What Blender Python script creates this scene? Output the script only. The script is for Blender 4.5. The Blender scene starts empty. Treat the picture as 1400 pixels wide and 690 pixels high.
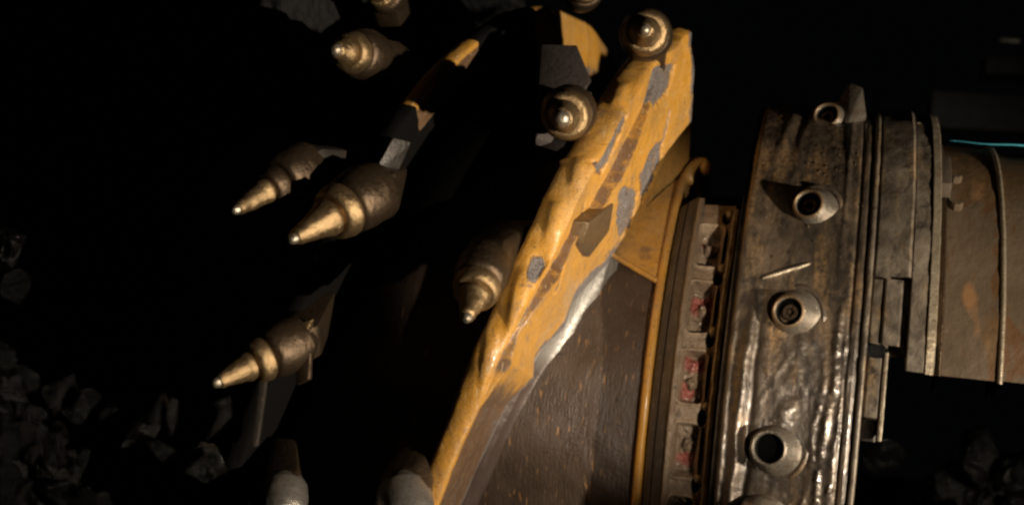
import bpy, bmesh, math, random
import numpy as np
from mathutils import Vector, Matrix

random.seed(7)
S = bpy.context.scene
COL = S.collection

# ------------------------------------------------------------------ camera
cd = bpy.data.cameras.new('camera')
cam = bpy.data.objects.new('camera', cd); COL.objects.link(cam); S.camera = cam
_R = Vector((0.97024471, 0.22475552, 0.09005636)); _U = Vector((-0.08837643, -0.01754486, 0.99593262)); _F = Vector((-0.22542139, 0.97425722, -0.00284028))
M = Matrix.Identity(4)
for i in range(3):
    M[i][0] = _R[i]; M[i][1] = _U[i]; M[i][2] = -_F[i]
M.translation = (0.15005, -2.67921, 0.28613)
cam.matrix_world = M
cd.sensor_width = 36.0; cd.lens = 36.0 * 1900.0 / 1400.0
cd.clip_start = 0.05; cd.clip_end = 60
cd.dof.use_dof = True; cd.dof.focus_distance = 2.12; cd.dof.aperture_fstop = 2.8

# ------------------------------------------------------------------ world, lamp, exposure
W = bpy.data.worlds.new('World'); S.world = W; W.use_nodes = True
W.node_tree.nodes['Background'].inputs[0].default_value = (0.5, 0.55, 0.65, 1)
W.node_tree.nodes['Background'].inputs[1].default_value = 0.0015
ld = bpy.data.lights.new('mine_lamp', 'SPOT'); lamp = bpy.data.objects.new('mine_lamp', ld); COL.objects.link(lamp)
lamp.location = (1.97, -1.78, 0.11)
ld.energy = 520; ld.color = (1.0, 0.86, 0.67); ld.shadow_soft_size = 0.022
ld.spot_size = math.radians(84); ld.spot_blend = 1.0
lamp.rotation_euler = (Vector((-0.25, -0.3, 0.25)) - Vector(lamp.location)).to_track_quat('-Z', 'Y').to_euler()
lb_ = bpy.data.lights.new('fill_lamp', 'SPOT'); fill = bpy.data.objects.new('fill_lamp', lb_); COL.objects.link(fill)   # added unseen narrow spot, brightens coupling ring, lip and barrel
fill.location = (0.90, -2.52, 0.12); lb_.energy = 200; lb_.color = (1.0, 0.86, 0.68); lb_.shadow_soft_size = 0.02
lb_.spot_size = math.radians(16); lb_.spot_blend = 0.65
fill.rotation_euler = (Vector((-0.19, -0.43, 0.21)) - Vector(fill.location)).to_track_quat('-Z', 'Y').to_euler()
S.view_settings.view_transform = 'Standard'; S.view_settings.look = 'None'
S.view_settings.exposure = 0.0; S.view_settings.gamma = 1.0
S.render.engine = 'CYCLES'
S.cycles.pixel_filter_type = 'BLACKMAN_HARRIS'; S.cycles.filter_width = 2.5
S.cycles.max_bounces = 5; S.cycles.sample_clamp_indirect = 3.0

# ------------------------------------------------------------------ numpy noise
_rs = np.random.RandomState(3); _T = _rs.rand(64, 64, 64)
def vnoise(p):
    p = np.asarray(p, float); i = np.floor(p).astype(int); f = p - i; f = f * f * (3 - 2 * f)
    def g(a, b, c): return _T[(i[..., 0] + a) % 64, (i[..., 1] + b) % 64, (i[..., 2] + c) % 64]
    x, y, z = f[..., 0], f[..., 1], f[..., 2]
    l = lambda a, b, t: a + (b - a) * t
    return l(l(l(g(0,0,0), g(1,0,0), x), l(g(0,1,0), g(1,1,0), x), y), l(l(g(0,0,1), g(1,0,1), x), l(g(0,1,1), g(1,1,1), x), y), z) * 2 - 1
def fbm(p, o=4):
    p = np.asarray(p, float); s = 0; a = 1.0
    for k in range(o):
        s = s + a * vnoise(p * 2 ** k + 17.3 * k); a *= 0.5
    return s / 1.9
def sst(a, b, x):
    t = np.clip((x - a) / (b - a), 0, 1); return t * t * (3 - 2 * t)
def V3(a, b, c): return np.stack(np.broadcast_arrays(a, b, c), -1)
def gau(x, s): return np.exp(-(x / s) ** 2)
def pol(x, r, td):
    t = np.radians(td); return V3(x, -r * np.cos(t), r * np.sin(t))
def inpoly(poly, a, b):
    n = len(poly); c = np.zeros(a.shape, bool); j = n - 1
    for i in range(n):
        (x0, y0), (x1, y1) = poly[i], poly[j]
        m = ((y0 > b) != (y1 > b)) & (a < (x1 - x0) * (b - y0) / (y1 - y0 + 1e-12) + x0)
        c ^= m; j = i
    return c

# ------------------------------------------------------------------ object helpers
def root(name, loc, label, cat, group=None):
    o = bpy.data.objects.new(name, None); COL.objects.link(o); o.location = loc; o.empty_display_size = 0.05
    o['label'] = label; o['category'] = cat
    if group: o['group'] = group
    return o
def link(name, me, mat, parent=None, smooth=True):
    if mat and not me.materials: me.materials.append(mat)
    if smooth:
        me.polygons.foreach_set('use_smooth', [True] * len(me.polygons))
    o = bpy.data.objects.new(name, me); COL.objects.link(o)
    if parent is not None:
        o.parent = parent
        if parent.type == 'EMPTY' : o.location = -parent.location
    return o
def tag(o, label, cat, group=None, kind=None):
    if label: o['label'] = label
    if cat: o['category'] = cat
    if group: o['group'] = group
    if kind: o['kind'] = kind
    return o
def grid_mesh(name, P, attrs=None, wrap_v=False):
    """P: (n, m, 3) grid; wrap_v closes the second direction."""
    n, m, _ = P.shape
    idx = np.arange(n * m).reshape(n, m)
    a = idx[:-1]; b = idx[1:]
    if wrap_v:
        a2 = np.roll(a, -1, 1); b2 = np.roll(b, -1, 1)
        F = np.stack([a, b, b2, a2], -1).reshape(-1, 4)
    else:
        F = np.stack([a[:, :-1], b[:, :-1], b[:, 1:], a[:, 1:]], -1).reshape(-1, 4)
    me = bpy.data.meshes.new(name)
    me.from_pydata(P.reshape(-1, 3).tolist(), [], F.tolist())
    for k, v in (attrs or {}).items():
        v = np.asarray(v, float)
        if v.ndim == 3:
            at = me.attributes.new(k, 'FLOAT_VECTOR', 'POINT'); at.data.foreach_set('vector', v.reshape(-1))
        else:
            at = me.attributes.new(k, 'FLOAT', 'POINT'); at.data.foreach_set('value', np.broadcast_to(v, (n, m)).reshape(-1))
    me.validate(); me.update()
    return me
def dens(prof, step):
    """subdivide a closed/open polyline of (x, r)"""
    out = []
    for (a, b) in zip(prof[:-1], prof[1:]):
        L = math.hypot(b[0] - a[0], b[1] - a[1]); k = max(1, int(round(L / step)))
        for i in range(k): out.append((a[0] + (b[0] - a[0]) * i / k, a[1] + (b[1] - a[1]) * i / k))
    out.append(prof[-1]); return np.array(out)
def chamfer(prof, c):
    """cut the corners of a closed polygon so that edges catch light"""
    out = []; n = len(prof)
    for i in range(n):
        p = np.array(prof[i - 1]); q = np.array(prof[i]); s = np.array(prof[(i + 1) % n])
        for o in (p, s):
            d = o - q; L = np.linalg.norm(d); out.append(tuple(q + d / L * min(c, L * .45)))
    return out
def arc(name, prof, t0, t1, mat, parent, step=.006, nt=None, amp=.0015, freq=30, closed=True, ch=.003, ragged=0.0, seed=0, caps=True, und=0.0):
    """solid swept round the drum axis; prof is a polygon of (x, r); t in degrees"""
    if closed:
        pr = chamfer(prof, ch) if ch else list(prof); pr = pr + [pr[0]]
    else: pr = list(prof)
    d = dens(pr, step)
    if closed: d = d[:-1]
    nt = nt or max(4, int(abs(t1 - t0) * .5 / 57.3 / step))
    T = np.linspace(t0, t1, nt)[:, None]
    X = np.broadcast_to(d[None, :, 0], (nt, len(d))).copy(); Rr = np.broadcast_to(d[None, :, 1], (nt, len(d))).copy()
    TT = np.broadcast_to(T, X.shape)
    q = pol(X, Rr, TT)
    nz = fbm(q * freq + seed, 3) * amp
    Rr = Rr + nz; X = X + fbm(q * freq + 31 + seed, 3) * amp * .6
    if ragged: TT = TT + ragged * fbm(V3(X * 25, Rr * 25, 3.3 + seed + 0 * X), 3) * np.where(T == t0, 1, 0)
    if und:
        rm_ = d[:, 1].max(); TT = TT + und * np.clip((rm_ - .004 - Rr) / .1, 0, 1) * (1 - (T - t0) / (t1 - t0))
    P = pol(X, Rr, TT)
    me = grid_mesh(name, P, {'cyl': V3(X, TT / 57.3 * .6, Rr)}, wrap_v=closed)
    if closed and caps:
        bm = bmesh.new(); bm.from_mesh(me); bm.verts.ensure_lookup_table(); m = len(d)
        try:
            bm.faces.new([bm.verts[i] for i in range(m)]); bm.faces.new([bm.verts[(nt - 1) * m + i] for i in range(m)][::-1])
        except Exception: pass
        bmesh.ops.recalc_face_normals(bm, faces=bm.faces)
        bm.to_mesh(me); bm.free()
    o = link(name, me, mat, parent)
    autosmooth(me)
    return o
def autosmooth(me, ang=35):
    try: me.set_sharp_from_angle(angle=math.radians(ang))
    except Exception: pass
def revolve(name, prof, seg=28):
    """lathe about local Z, prof = [(z, r)]"""
    pr = np.array(prof); a = np.linspace(0, 2 * math.pi, seg, endpoint=False)
    P = np.stack([pr[:, 1][:, None] * np.cos(a), pr[:, 1][:, None] * np.sin(a), np.broadcast_to(pr[:, 0][:, None], (len(pr), seg))], -1)
    me = grid_mesh(name, P, wrap_v=True)
    bm = bmesh.new(); bm.from_mesh(me); bmesh.ops.remove_doubles(bm, verts=bm.verts, dist=1e-5); bmesh.ops.recalc_face_normals(bm, faces=bm.faces); bm.to_mesh(me); bm.free()
    return me
def hull_mesh(name, pts, bevel=0.0, seg=2):
    bm = bmesh.new()
    for p in pts: bm.verts.new(p)
    r = bmesh.ops.convex_hull(bm, input=bm.verts)
    dead = [g for g in r['geom_interior'] if isinstance(g, bmesh.types.BMVert)]
    if dead: bmesh.ops.delete(bm, geom=dead, context='VERTS')
    bmesh.ops.dissolve_limit(bm, angle_limit=.02, verts=bm.verts, edges=bm.edges)
    if bevel: bmesh.ops.bevel(bm, geom=list(bm.edges), offset=bevel, segments=seg, affect='EDGES', profile=.6)
    bmesh.ops.recalc_face_normals(bm, faces=bm.faces)
    me = bpy.data.meshes.new(name); bm.to_mesh(me); bm.free(); return me
def frame(d, up=(0, 0, 1)):
    z = Vector(d).normalized(); u = Vector(up)
    if abs(z.dot(u)) > .97: u = Vector((1, 0, 0))
    x = u.cross(z).normalized(); y = z.cross(x)
    return Matrix((x, y, z)).transposed()

# ------------------------------------------------------------------ materials
class NB:
    def __init__(s, name):
        s.m = bpy.data.materials.new(name); s.m.use_nodes = True; s.t = s.m.node_tree; s.n = s.t.nodes
        s.b = s.n['Principled BSDF']
    def new(s, t, **k):
        n = s.n.new(t)
        for a, v in k.items(): setattr(n, a, v)
        return n
    def ln(s, a, b): s.t.links.new(a, b)
    def coord(s, attr=None, scale=(1, 1, 1)):
        if attr:
            c = s.new('ShaderNodeAttribute', attribute_name=attr).outputs['Vector']
        else: c = s.new('ShaderNodeTexCoord').outputs['Object']
        mp = s.new('ShaderNodeMapping'); mp.inputs['Scale'].default_value = scale; s.ln(c, mp.inputs['Vector']); return mp.outputs[0]
    def noise(s, co, sc, det=6, rough=.6, dist=0):
        n = s.new('ShaderNodeTexNoise'); n.inputs['Scale'].default_value = sc; n.inputs['Detail'].default_value = det
        n.inputs['Roughness'].default_value = rough; n.inputs['Distortion'].default_value = dist; s.ln(co, n.inputs['Vector']); return n.outputs['Fac']
    def vor(s, co, sc, feat='F1'):
        n = s.new('ShaderNodeTexVoronoi', feature=feat); n.inputs['Scale'].default_value = sc; s.ln(co, n.inputs['Vector']); return n.outputs['Distance']
    def ramp(s, v, *st):
        n = s.new('ShaderNodeValToRGB'); e = n.color_ramp.elements
        while len(e) < len(st): e.new(.5)
        for k, (p, c) in enumerate(st):
            e[k].position = p; e[k].color = (c, c, c, 1) if not isinstance(c, tuple) else (*c, 1)
        s.ln(v, n.inputs[0]); return n.outputs[0]
    def mix(s, f, a, b):
        n = s.new('ShaderNodeMix', data_type='RGBA'); 
        for sock, v in ((n.inputs['Factor'], f), (n.inputs[6], a), (n.inputs[7], b)):
            if isinstance(v, (tuple, list)): sock.default_value = (*v, 1)
            elif isinstance(v, (int, float)): sock.default_value = v
            else: s.ln(v, sock)
        return n.outputs[2]
    def math(s, op, a, b=0.0, clamp=False):
        n = s.new('ShaderNodeMath', operation=op, use_clamp=clamp)
        for sock, v in ((n.inputs[0], a), (n.inputs[1], b)):
            if isinstance(v, (int, float)): sock.default_value = v
            else: s.ln(v, sock)
        return n.outputs[0]
    def attr(s, name): return s.new('ShaderNodeAttribute', attribute_name=name).outputs['Fac']
    def bump(s, h, dist, strength=1.0, nrm=None):
        n = s.new('ShaderNodeBump'); n.inputs['Distance'].default_value = dist; n.inputs['Strength'].default_value = strength
        s.ln(h, n.inputs['Height'])
        if nrm is not None: s.ln(nrm, n.inputs['Normal'])
        return n.outputs[0]
    def out(s, col=None, rough=None, metal=None, nrm=None, spec=None, coat=None, coat_rough=.1):
        for k, v in (('Base Color', col), ('Roughness', rough), ('Metallic', metal), ('Normal', nrm), ('Specular IOR Level', spec), ('Coat Weight', coat)):
            if v is None: continue
            if isinstance(v, tuple): s.b.inputs[k].default_value = (*v, 1)
            elif isinstance(v, (int, float)): s.b.inputs[k].default_value = v
            else: s.ln(v, s.b.inputs[k])
        s.b.inputs['Coat Roughness'].default_value = coat_rough
        return s.m

def m_yellow():
    b = NB('worn_yellow_paint'); co = b.coord(); cy = b.coord('cyl', (1, 1, 1))
    n1 = b.noise(co, 9, 7, .62); n2 = b.noise(co, 38, 6, .65); n3 = b.noise(b.coord('cyl', (1, .25, 3)), 60, 5, .7)
    c = b.mix(n1, (.34, .152, .016), (.47, .240, .034))
    c = b.mix(b.ramp(b.noise(co, 4.5, 6, .65), (.44, 0.), (.66, .55)), c, (.22, .145, .075))
    c = b.mix(b.ramp(n3, (.48, 0.), (.78, .40)), c, (.48, .32, .13))              # chalky rubbed film
    dirt_shade = b.math('MULTIPLY', b.ramp(n2, (.44, 0.), (.66, .9)), b.ramp(b.noise(co, 6, 6, .6), (.47, 0.), (.62, .75)))
    c = b.mix(dirt_shade, c, (.11, .075, .05))
    sc = b.noise(b.coord('cyl', (1, 2.2, .35)), 46, 5, .65, .4); c = b.mix(b.math('MULTIPLY', b.ramp(sc, (.56, 0.), (.70, .75)), b.ramp(b.noise(co, 11, 4, .5), (.42, 0.), (.6, 1.))), c, (.16, .12, .09))
    d2 = b.math('ADD', b.attr('dirt_shade'), b.math('MULTIPLY', b.math('SUBTRACT', n2, .5), .9)); d2 = b.ramp(d2, (.42, 0.), (.62, 1.))
    c = b.mix(d2, c, b.mix(n2, (.055, .033, .021), (.155, .082, .036)))
    br = b.math('ADD', b.attr('bare'), b.math('MULTIPLY', b.math('SUBTRACT', b.noise(co, 55, 5, .7), .5), 1.1)); br = b.ramp(br, (.40, 0.), (.62, 1.))
    g = b.mix(b.noise(co, 90, 5, .7), (.075, .060, .058), (.25, .225, .215))
    c = b.mix(br, c, g)
    fs = b.noise(b.coord('cyl', (1.2, .10, 1.2)), 240, 3, .6); c = b.mix(b.ramp(fs, (.63, 0.), (.70, .55)), c, (.50, .40, .26))
    fd = b.noise(b.coord('cyl', (.35, 1.3, .35)), 210, 3, .6); c = b.mix(b.ramp(fd, (.62, 0.), (.70, .6)), c, (.10, .065, .035))
    gr = b.noise(co, 330, 3, .6); c = b.mix(b.math('MULTIPLY', b.ramp(gr, (.56, 0.), (.66, .85)), b.ramp(n1, (.38, .15), (.6, 1.))), c, (.055, .038, .024))
    shp = b.attr('shade_paint'); c = b.mix(b.ramp(b.math('ADD', shp, b.math('MULTIPLY', b.math('SUBTRACT', n2, .5), .8)), (.45, 0.), (.55, 1.)), c, (.004, .0037, .0036)); shpm = b.ramp(b.math('ADD', shp, b.math('MULTIPLY', b.math('SUBTRACT', n2, .5), .8)), (.45, 0.), (.55, 1.))  # near-black mix, puts cast shadow into the paint colour
    rg = b.math('ADD', b.ramp(n2, (.3, .32), (.7, .68)), b.math('MULTIPLY', shpm, .5), True)
    nrm = b.bump(b.math('ADD', b.math('ADD', b.math('MULTIPLY', n2, .7), b.math('MULTIPLY', b.noise(co, 140, 4, .7), .6)), b.math('MULTIPLY', b.math('ADD', gr, fd), .25)), .0022, .8)
    nrm = b.bump(b.math('MULTIPLY', b.noise(co, 220, 4, .75), br), .004, 1., nrm)
    return b.out(c, rg, b.math('MULTIPLY', br, .35), nrm, b.math('SUBTRACT', .5, b.math('MULTIPLY', shpm, .46)), b.math('MULTIPLY', b.math('SUBTRACT', 1., shpm), b.ramp(n1, (.42, .05), (.60, .55))), .20)

def m_barrel():
    b = NB('dark_brown_rusty_barrel'); co = b.coord()
    st = b.coord('cyl', (1, .16, .3)); 
    n1 = b.noise(co, 14, 7, .65); fl = b.noise(st, 190, 4, .6, .6)
    c = b.mix(n1, (.022, .014, .010), (.060, .038, .025))
    c = b.mix(b.ramp(fl, (.62, 0.), (.70, .8)), c, (.27, .14, .05))
    c = b.mix(b.ramp(b.noise(co, 60, 3, .5), (.66, 0.), (.72, .7)), c, (.010, .008, .007))
    nrm = b.bump(b.math('ADD', b.noise(co, 180, 4, .7), fl), .0016, .7)
    return b.out(c, b.ramp(n1, (.3, .34), (.7, .6)), .1, nrm, .5)

def m_ring(name, dark=(.036, .028, .021), mid=(.125, .088, .056), ochre=(.25, .15, .068), metal=.38, wetmul=1.0):
    b = NB(name); co = b.coord(); st = b.coord('cyl', (1.0, .45, 1)); st2 = b.coord('cyl', (1.6, .3, 1))
    n1 = b.noise(co, 11, 7, .68); n2 = b.noise(st, 34, 7, .66, .8); n3 = b.noise(co, 120, 5, .7); n4 = b.noise(st2, 22, 5, .6)
    c = b.mix(b.ramp(n1, (.32, 0.), (.66, 1.)), dark, mid)
    c = b.mix(b.ramp(n2, (.40, 1.), (.56, 0.)), c, dark)
    c = b.mix(b.math('MULTIPLY', b.ramp(n4, (.52, 0.), (.68, .9)), b.ramp(n3, (.35, 0.), (.6, 1.))), c, ochre)
    c = b.mix(b.ramp(b.noise(co, 34, 5, .6), (.60, 0.), (.70, .8)), c, (.016, .013, .011))
    c = b.mix(b.math('MULTIPLY', b.ramp(n3, (.60, 0.), (.74, .8)), b.ramp(n1, (.45, 0.), (.6, 1.))), c, (.30, .25, .19))
    w = b.attr('wet')
    wv = b.math('ADD', b.math('MULTIPLY', w, wetmul), b.math('MULTIPLY', b.math('SUBTRACT', n1, .5), .5), True)
    c = b.mix(b.math('MULTIPLY', w, .6), c, (.060, .050, .043))
    rg = b.math('SUBTRACT', b.ramp(n2, (.3, .27), (.7, .52)), b.math('MULTIPLY', wv, .14), True)
    h = b.math('ADD', b.math('MULTIPLY', n2, .45), b.math('MULTIPLY', n3, .75))
    nrm = b.bump(h, .0026, .65)
    return b.out(c, rg, metal, nrm, .5, b.math('MULTIPLY', wv, .42), .14)

def m_steel(name, a, c2, rust=(.12, .06, .03), metal=.6, rough=(.28, .5), bump=.002):
    b = NB(name); co = b.coord(); n1 = b.noise(co, 24, 6, .65); n2 = b.noise(co, 120, 5, .7)
    c = b.mix(n1, a, c2); c = b.mix(b.ramp(b.math('ADD', b.math('MULTIPLY', n1, .6), b.math('MULTIPLY', n2, .4)), (.50, 0.), (.64, .85)), c, rust)
    c = b.mix(b.ramp(n2, (.28, .8), (.42, 0.)), c, tuple(v * .25 for v in a))
    return b.out(c, b.ramp(n1, (.3, rough[0]), (.7, rough[1])), metal, b.bump(b.math('ADD', n2, n1), bump, .8), .5)

def m_pick():
    b = NB('tan_polished_pick_steel'); co = b.coord(); n1 = b.noise(co, 30, 6, .65); n2 = b.noise(co, 160, 5, .7)
    c = b.mix(n1, (.20, .128, .060), (.42, .295, .16))
    c = b.mix(b.ramp(b.noise(co, 60, 5, .7), (.56, 0.), (.68, .85)), c, (.045, .028, .018))
    return b.out(c, b.ramp(n2, (.3, .26), (.7, .48)), .88, b.bump(b.math('ADD', n2, n1), .0024, .8), .5)

def m_arm():
    b = NB('scuffed_grey_brown_casing'); co = b.coord(); cy = b.coord('cyl', (1, .5, 1)); n1 = b.noise(co, 7, 7, .62); n2 = b.noise(co, 90, 5, .7); n3 = b.noise(cy, 16, 5, .6, .6)
    c = b.mix(n1, (.046, .031, .019), (.112, .080, .051))
    c = b.mix(b.ramp(n3, (.53, 0.), (.58, .9)), c, (.075, .036, .014))
    tp = b.math('ADD', b.attr('dirt_shade'), b.math('MULTIPLY', b.math('SUBTRACT', n3, .5), 1.2))
    c = b.mix(b.ramp(tp, (.4, 0.), (.8, .85)), c, b.mix(b.noise(co, 40, 5, .6), (.045, .027, .013), (.13, .075, .03)))
    rs_ = b.math('ADD', b.attr('rust'), b.math('MULTIPLY', b.math('SUBTRACT', b.noise(co, 30, 5, .65), .5), .9)); c = b.mix(b.ramp(rs_, (.40, 0.), (.75, .8)), c, (.19, .095, .040))
    c = b.mix(b.ramp(n2, (.62, 0.), (.72, .7)), c, (.03, .022, .016))
    return b.out(c, b.ramp(n1, (.3, .38), (.7, .6)), .25, b.bump(b.math('ADD', n2, n3), .0018, .7), .5)

def m_coal(name='black_glossy_coal', base=.011, rough=(.22, .55), tint=(1, .98, .96)):
    b = NB(name); co = b.coord(); n1 = b.noise(co, 18, 6, .65); n2 = b.noise(co, 48, 6, .72)
    c = b.mix(n1, tuple(base * .55 * t for t in tint), tuple(base * 1.7 * t for t in tint))
    return b.out(c, b.ramp(n1, (.35, rough[0]), (.65, rough[1])), 0., b.bump(b.math('ADD', n2, b.vor(co, 44)), .012, 1.), .14)

def m_pocket():
    b = NB('rusty_pocket_with_red_paint'); co = b.coord(); n1 = b.noise(co, 22, 5, .6); n2 = b.noise(co, 90, 5, .7)
    c = b.mix(n1, (.08, .055, .04), (.32, .23, .15))
    r = b.math('ADD', b.attr('red'), b.math('MULTIPLY', b.math('SUBTRACT', b.noise(co, 45, 4, .6), .5), 1.2))
    c = b.mix(b.ramp(r, (.5, 0.), (.68, .8)), c, (.26, .05, .04))
    c = b.mix(b.math('MULTIPLY', b.attr('pale'), b.ramp(n1, (.35, .2), (.6, .9))), c, (.36, .27, .18))
    c = b.mix(b.ramp(n2, (.56, 0.), (.68, .85)), c, (.012, .010, .009))
    return b.out(c, b.ramp(n2, (.3, .25), (.7, .6)), .1, b.bump(b.math('ADD', n2, n1), .005, .9), .5, .25)

MY = m_yellow(); MB = m_barrel(); MR = m_ring('grimy_brown_steel')
MR2 = m_ring('scraped_grey_brown_steel', (.060, .047, .036), (.20, .165, .125), (.27, .18, .095), .3)
MBAND = m_ring('dark_seal_band', (.026, .020, .016), (.062, .048, .037), (.09, .06, .035), .2)
MPALE = m_steel('pale_worn_steel', (.18, .15, .11), (.34, .28, .20), (.13, .085, .05))
MWELD = m_steel('silvery_weld_metal', (.20, .185, .165), (.38, .355, .32), (.20, .16, .12), .4, (.28, .45), .0010)
MBOSS = m_steel('smooth_grey_boss_steel', (.13, .112, .09), (.28, .245, .20), (.10, .067, .042), .7, (.20, .38), .0022)
MBRASS = m_steel('brown_bronze_rim', (.10, .065, .035), (.19, .13, .07), (.06, .035, .018), .5)
MDARK = m_steel('blackened_steel', (.020, .017, .015), (.05, .042, .036), (.04, .028, .02), .3)
b = NB('shade_black_bore'); MBORE = b.out(b.mix(b.noise(b.coord(), 90), (.002, .0018, .0016), (.005, .0045, .004)), .9, 0., None, .05)  # near-black colour stands for the shade inside the shallow bores
MBLOCK = m_steel('dull_purple_brown_block_steel', (.038, .029, .027), (.066, .052, .047), (.036, .025, .02), .0, (.65, .85), .002)

def m_fillet():
    b = NB('brushed_weld_fading_to_purple_brown'); co = b.coord(); n1 = b.noise(b.coord('cyl', (3, .3, 3)), 26, 5, .6, .5); n2 = b.noise(co, 120, 4, .6)
    c = b.mix(n1, (.09, .080, .070), (.25, .235, .215)); d = b.ramp(b.math('ADD', b.attr('dirt_shade'), b.math('MULTIPLY', b.math('SUBTRACT', n1, .5), .9)), (.3, 0.), (.75, 1.))
    c = b.mix(d, c, (.060, .041, .034)); c = b.mix(b.ramp(n2, (.62, 0.), (.7, .6)), c, (.05, .04, .035))
    return b.out(c, b.ramp(n1, (.3, .30), (.7, .48)), .3, b.bump(b.math('ADD', n2, n1), .0012, .6), .5)
MFIL = m_fillet()
MSILV = m_steel('silvery_worn_holder', (.20, .18, .16), (.34, .31, .28), (.10, .075, .055), .75, (.22, .40), .0012)
MPICK = m_pick(); MTIP = m_steel('silver_carbide', (.28, .24, .19), (.46, .40, .32), (.22, .15, .09), .8, (.26, .42), .002)
MHOLD = m_steel('brown_holder_steel', (.055, .037, .023), (.12, .083, .052), (.05, .030, .018), .8, (.28, .46), .0022)
MSLOT = m_steel('rusty_tan_slot_steel', (.11, .08, .055), (.26, .19, .125), (.10, .055, .03), .2, (.3, .55), .003); MARM = m_arm(); MCOAL = m_coal('black_glossy_coal', .0015, (.06, .15)); MROCK = m_coal('dull_grey_coal', .010, (.4, .8), (1, 1, 1.02)); MPOCK = m_pocket()
b = NB('cyan_hose_rubber'); MCYAN = b.out(b.mix(b.noise(b.coord(), 40), (.02, .14, .19), (.05, .27, .34)), .35)
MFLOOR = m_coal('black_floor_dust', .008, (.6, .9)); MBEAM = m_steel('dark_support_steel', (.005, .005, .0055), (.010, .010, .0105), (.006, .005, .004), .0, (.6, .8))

# ================================================================== SETTING
def sheet(name, x0, x1, y0, y1, n, zf, mat):
    X, Y = np.meshgrid(np.linspace(x0, x1, n), np.linspace(y0, y1, n), indexing='ij')
    return link(name, grid_mesh(name, V3(X, Y, zf(X, Y))), mat)
def mound(X, Y):
    z = -1.0 + .03 * fbm(V3(X * 4, Y * 4, 0 * X))
    z = z + 1.15 * np.exp(-(((X + 1.05) / .62) ** 2 + ((Y + 1.2) / .42) ** 2) ** 1.3)      # heap of cut coal before the drum's far end
    z = z + .90 * np.exp(-(((X - .60) / .5) ** 2 + ((Y - .72) / .42) ** 2) ** 1.3)       # heap behind the arm
    return z + .05 * fbm(V3(X * 9, Y * 9, 2 + 0 * X))
fl = sheet('mine_floor', -6, 6, -5, 7, 330, mound, MFLOOR); fl['kind'] = 'structure'
# concave coal face that the drum has cut behind itself
tt, xx = np.meshgrid(np.linspace(63, 215, 150), np.linspace(-3.2, -.62, 150), indexing='ij')
rr = 1.03 + .045 * fbm(V3(xx * 5, tt * .06, 0 * xx)) + .02 * np.abs(fbm(V3(xx * 16, tt * .2, 5 + 0 * xx)))
cf = link('coal_face', grid_mesh('coal_face', pol(xx, rr, tt), {'cyl': V3(xx, tt / 57.3, rr)}), MROCK); cf['kind'] = 'structure'

# ================================================================== CUTTING DRUM
RB, RV = .477, .75
PI_ = (2.82235985e-06, 3.26339080e-03, -3.53765971e-01); PO_ = (-8.24511282e-06, 3.68764347e-03, -3.58078812e-01)
def xi(t): return np.polyval(PI_, t)
def xo(t): return np.polyval(PO_, t)
drum = root('cutting_drum', (-.5, 0, -.9), 'large yellow and black cutting drum with a spiral vane and pointed picks', 'cutting drum')

# barrel
T, X = np.meshgrid(np.linspace(-75, 285, 420), np.linspace(-.98, -.113, 170), indexing='ij')
Rr = RB + .0012 * fbm(V3(X * 40, T * .3, 0 * X)) + .0035 * fbm(V3(X * 7, T * .08, 4 + 0 * X)) - .002
link('barrel', grid_mesh('barrel', pol(X, Rr, T), {'cyl': V3(X, T / 57.3 * .5, Rr)}), MB, drum)
me = grid_mesh('barrel_end', pol(np.full((2, 60), -.979), np.array([[.02], [RB]]) + np.zeros((2, 60)), np.linspace(0, 360, 60)[None] + np.zeros((2, 60))))
link('barrel_end_plate', me, MB, drum)

# yellow lip round the barrel's near end
def lip_prof():
    return [(-.130, .470), (-.1285, .489), (-.125, .4955), (-.118, .4970), (-.1145, .494), (-.113, .486), (-.113, .44), (-.130, .44)]
T = np.linspace(-75, 285, 500)[:, None]; d = dens(lip_prof() + [lip_prof()[0]], .003)[:-1]
Xl = d[None, :, 0] + .0012 * fbm(V3(d[None, :, 0] * 30, T * .12, 1 + 0 * T)); Rl = d[None, :, 1] + .0016 * fbm(V3(d[None, :, 0] * 40, T * .2, 7 + 0 * T))
link('rim_lip', grid_mesh('rim_lip', pol(Xl, Rl, T + 0 * Xl), {'cyl': V3(Xl, T / 57.3 * .5, Rl), 'bare': 0 * Xl, 'dirt_shade': 0 * Xl + .1 * fbm(V3(Xl * 20, T * .3, 0 * T)), 'shade_paint': 0 * Xl}, wrap_v=True), MY, drum)

# ---- main vane: front grid with a proud outer strip, scraped patches and worn paint
PATCH = [  # scraped bare patches in (degrees, radius)
    [(44.2, .735), (41.5, .706), (37.0, .692), (34.6, .722), (37.6, .742), (42.0, .745)],
    [(57.0, .588), (57.6, .545), (53.0, .518), (48.6, .514), (46.3, .588), (50.5, .604)],
    [(53, .740), (61.0, .712), (58.0, .668), (52.5, .672), (49.4, .704)],
    [(45.6, .556), (39.6, .632), (37.6, .640), (36.8, .575), (38.9, .505), (43.6, .500)],
]
SLIT = [((59.5, .63), (56.8, .575)), ((31.5, .70), (29.0, .655)), ((45.8, .59), (48.2, .512)), ((36.6, .70), (34.7, .748)), ((22.5, .72), (19.5, .69))]
def segd(a, b, T, R):
    ax, ay = a[0] * .0113, a[1]; bx, by = b[0] * .0113, b[1]; px = T * .0113; py = R
    t = np.clip(((px - ax) * (bx - ax) + (py - ay) * (by - ay)) / ((bx - ax) ** 2 + (by - ay) ** 2), 0, 1)
    return np.hypot(px - ax - t * (bx - ax), py - ay - t * (by - ay))
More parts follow.
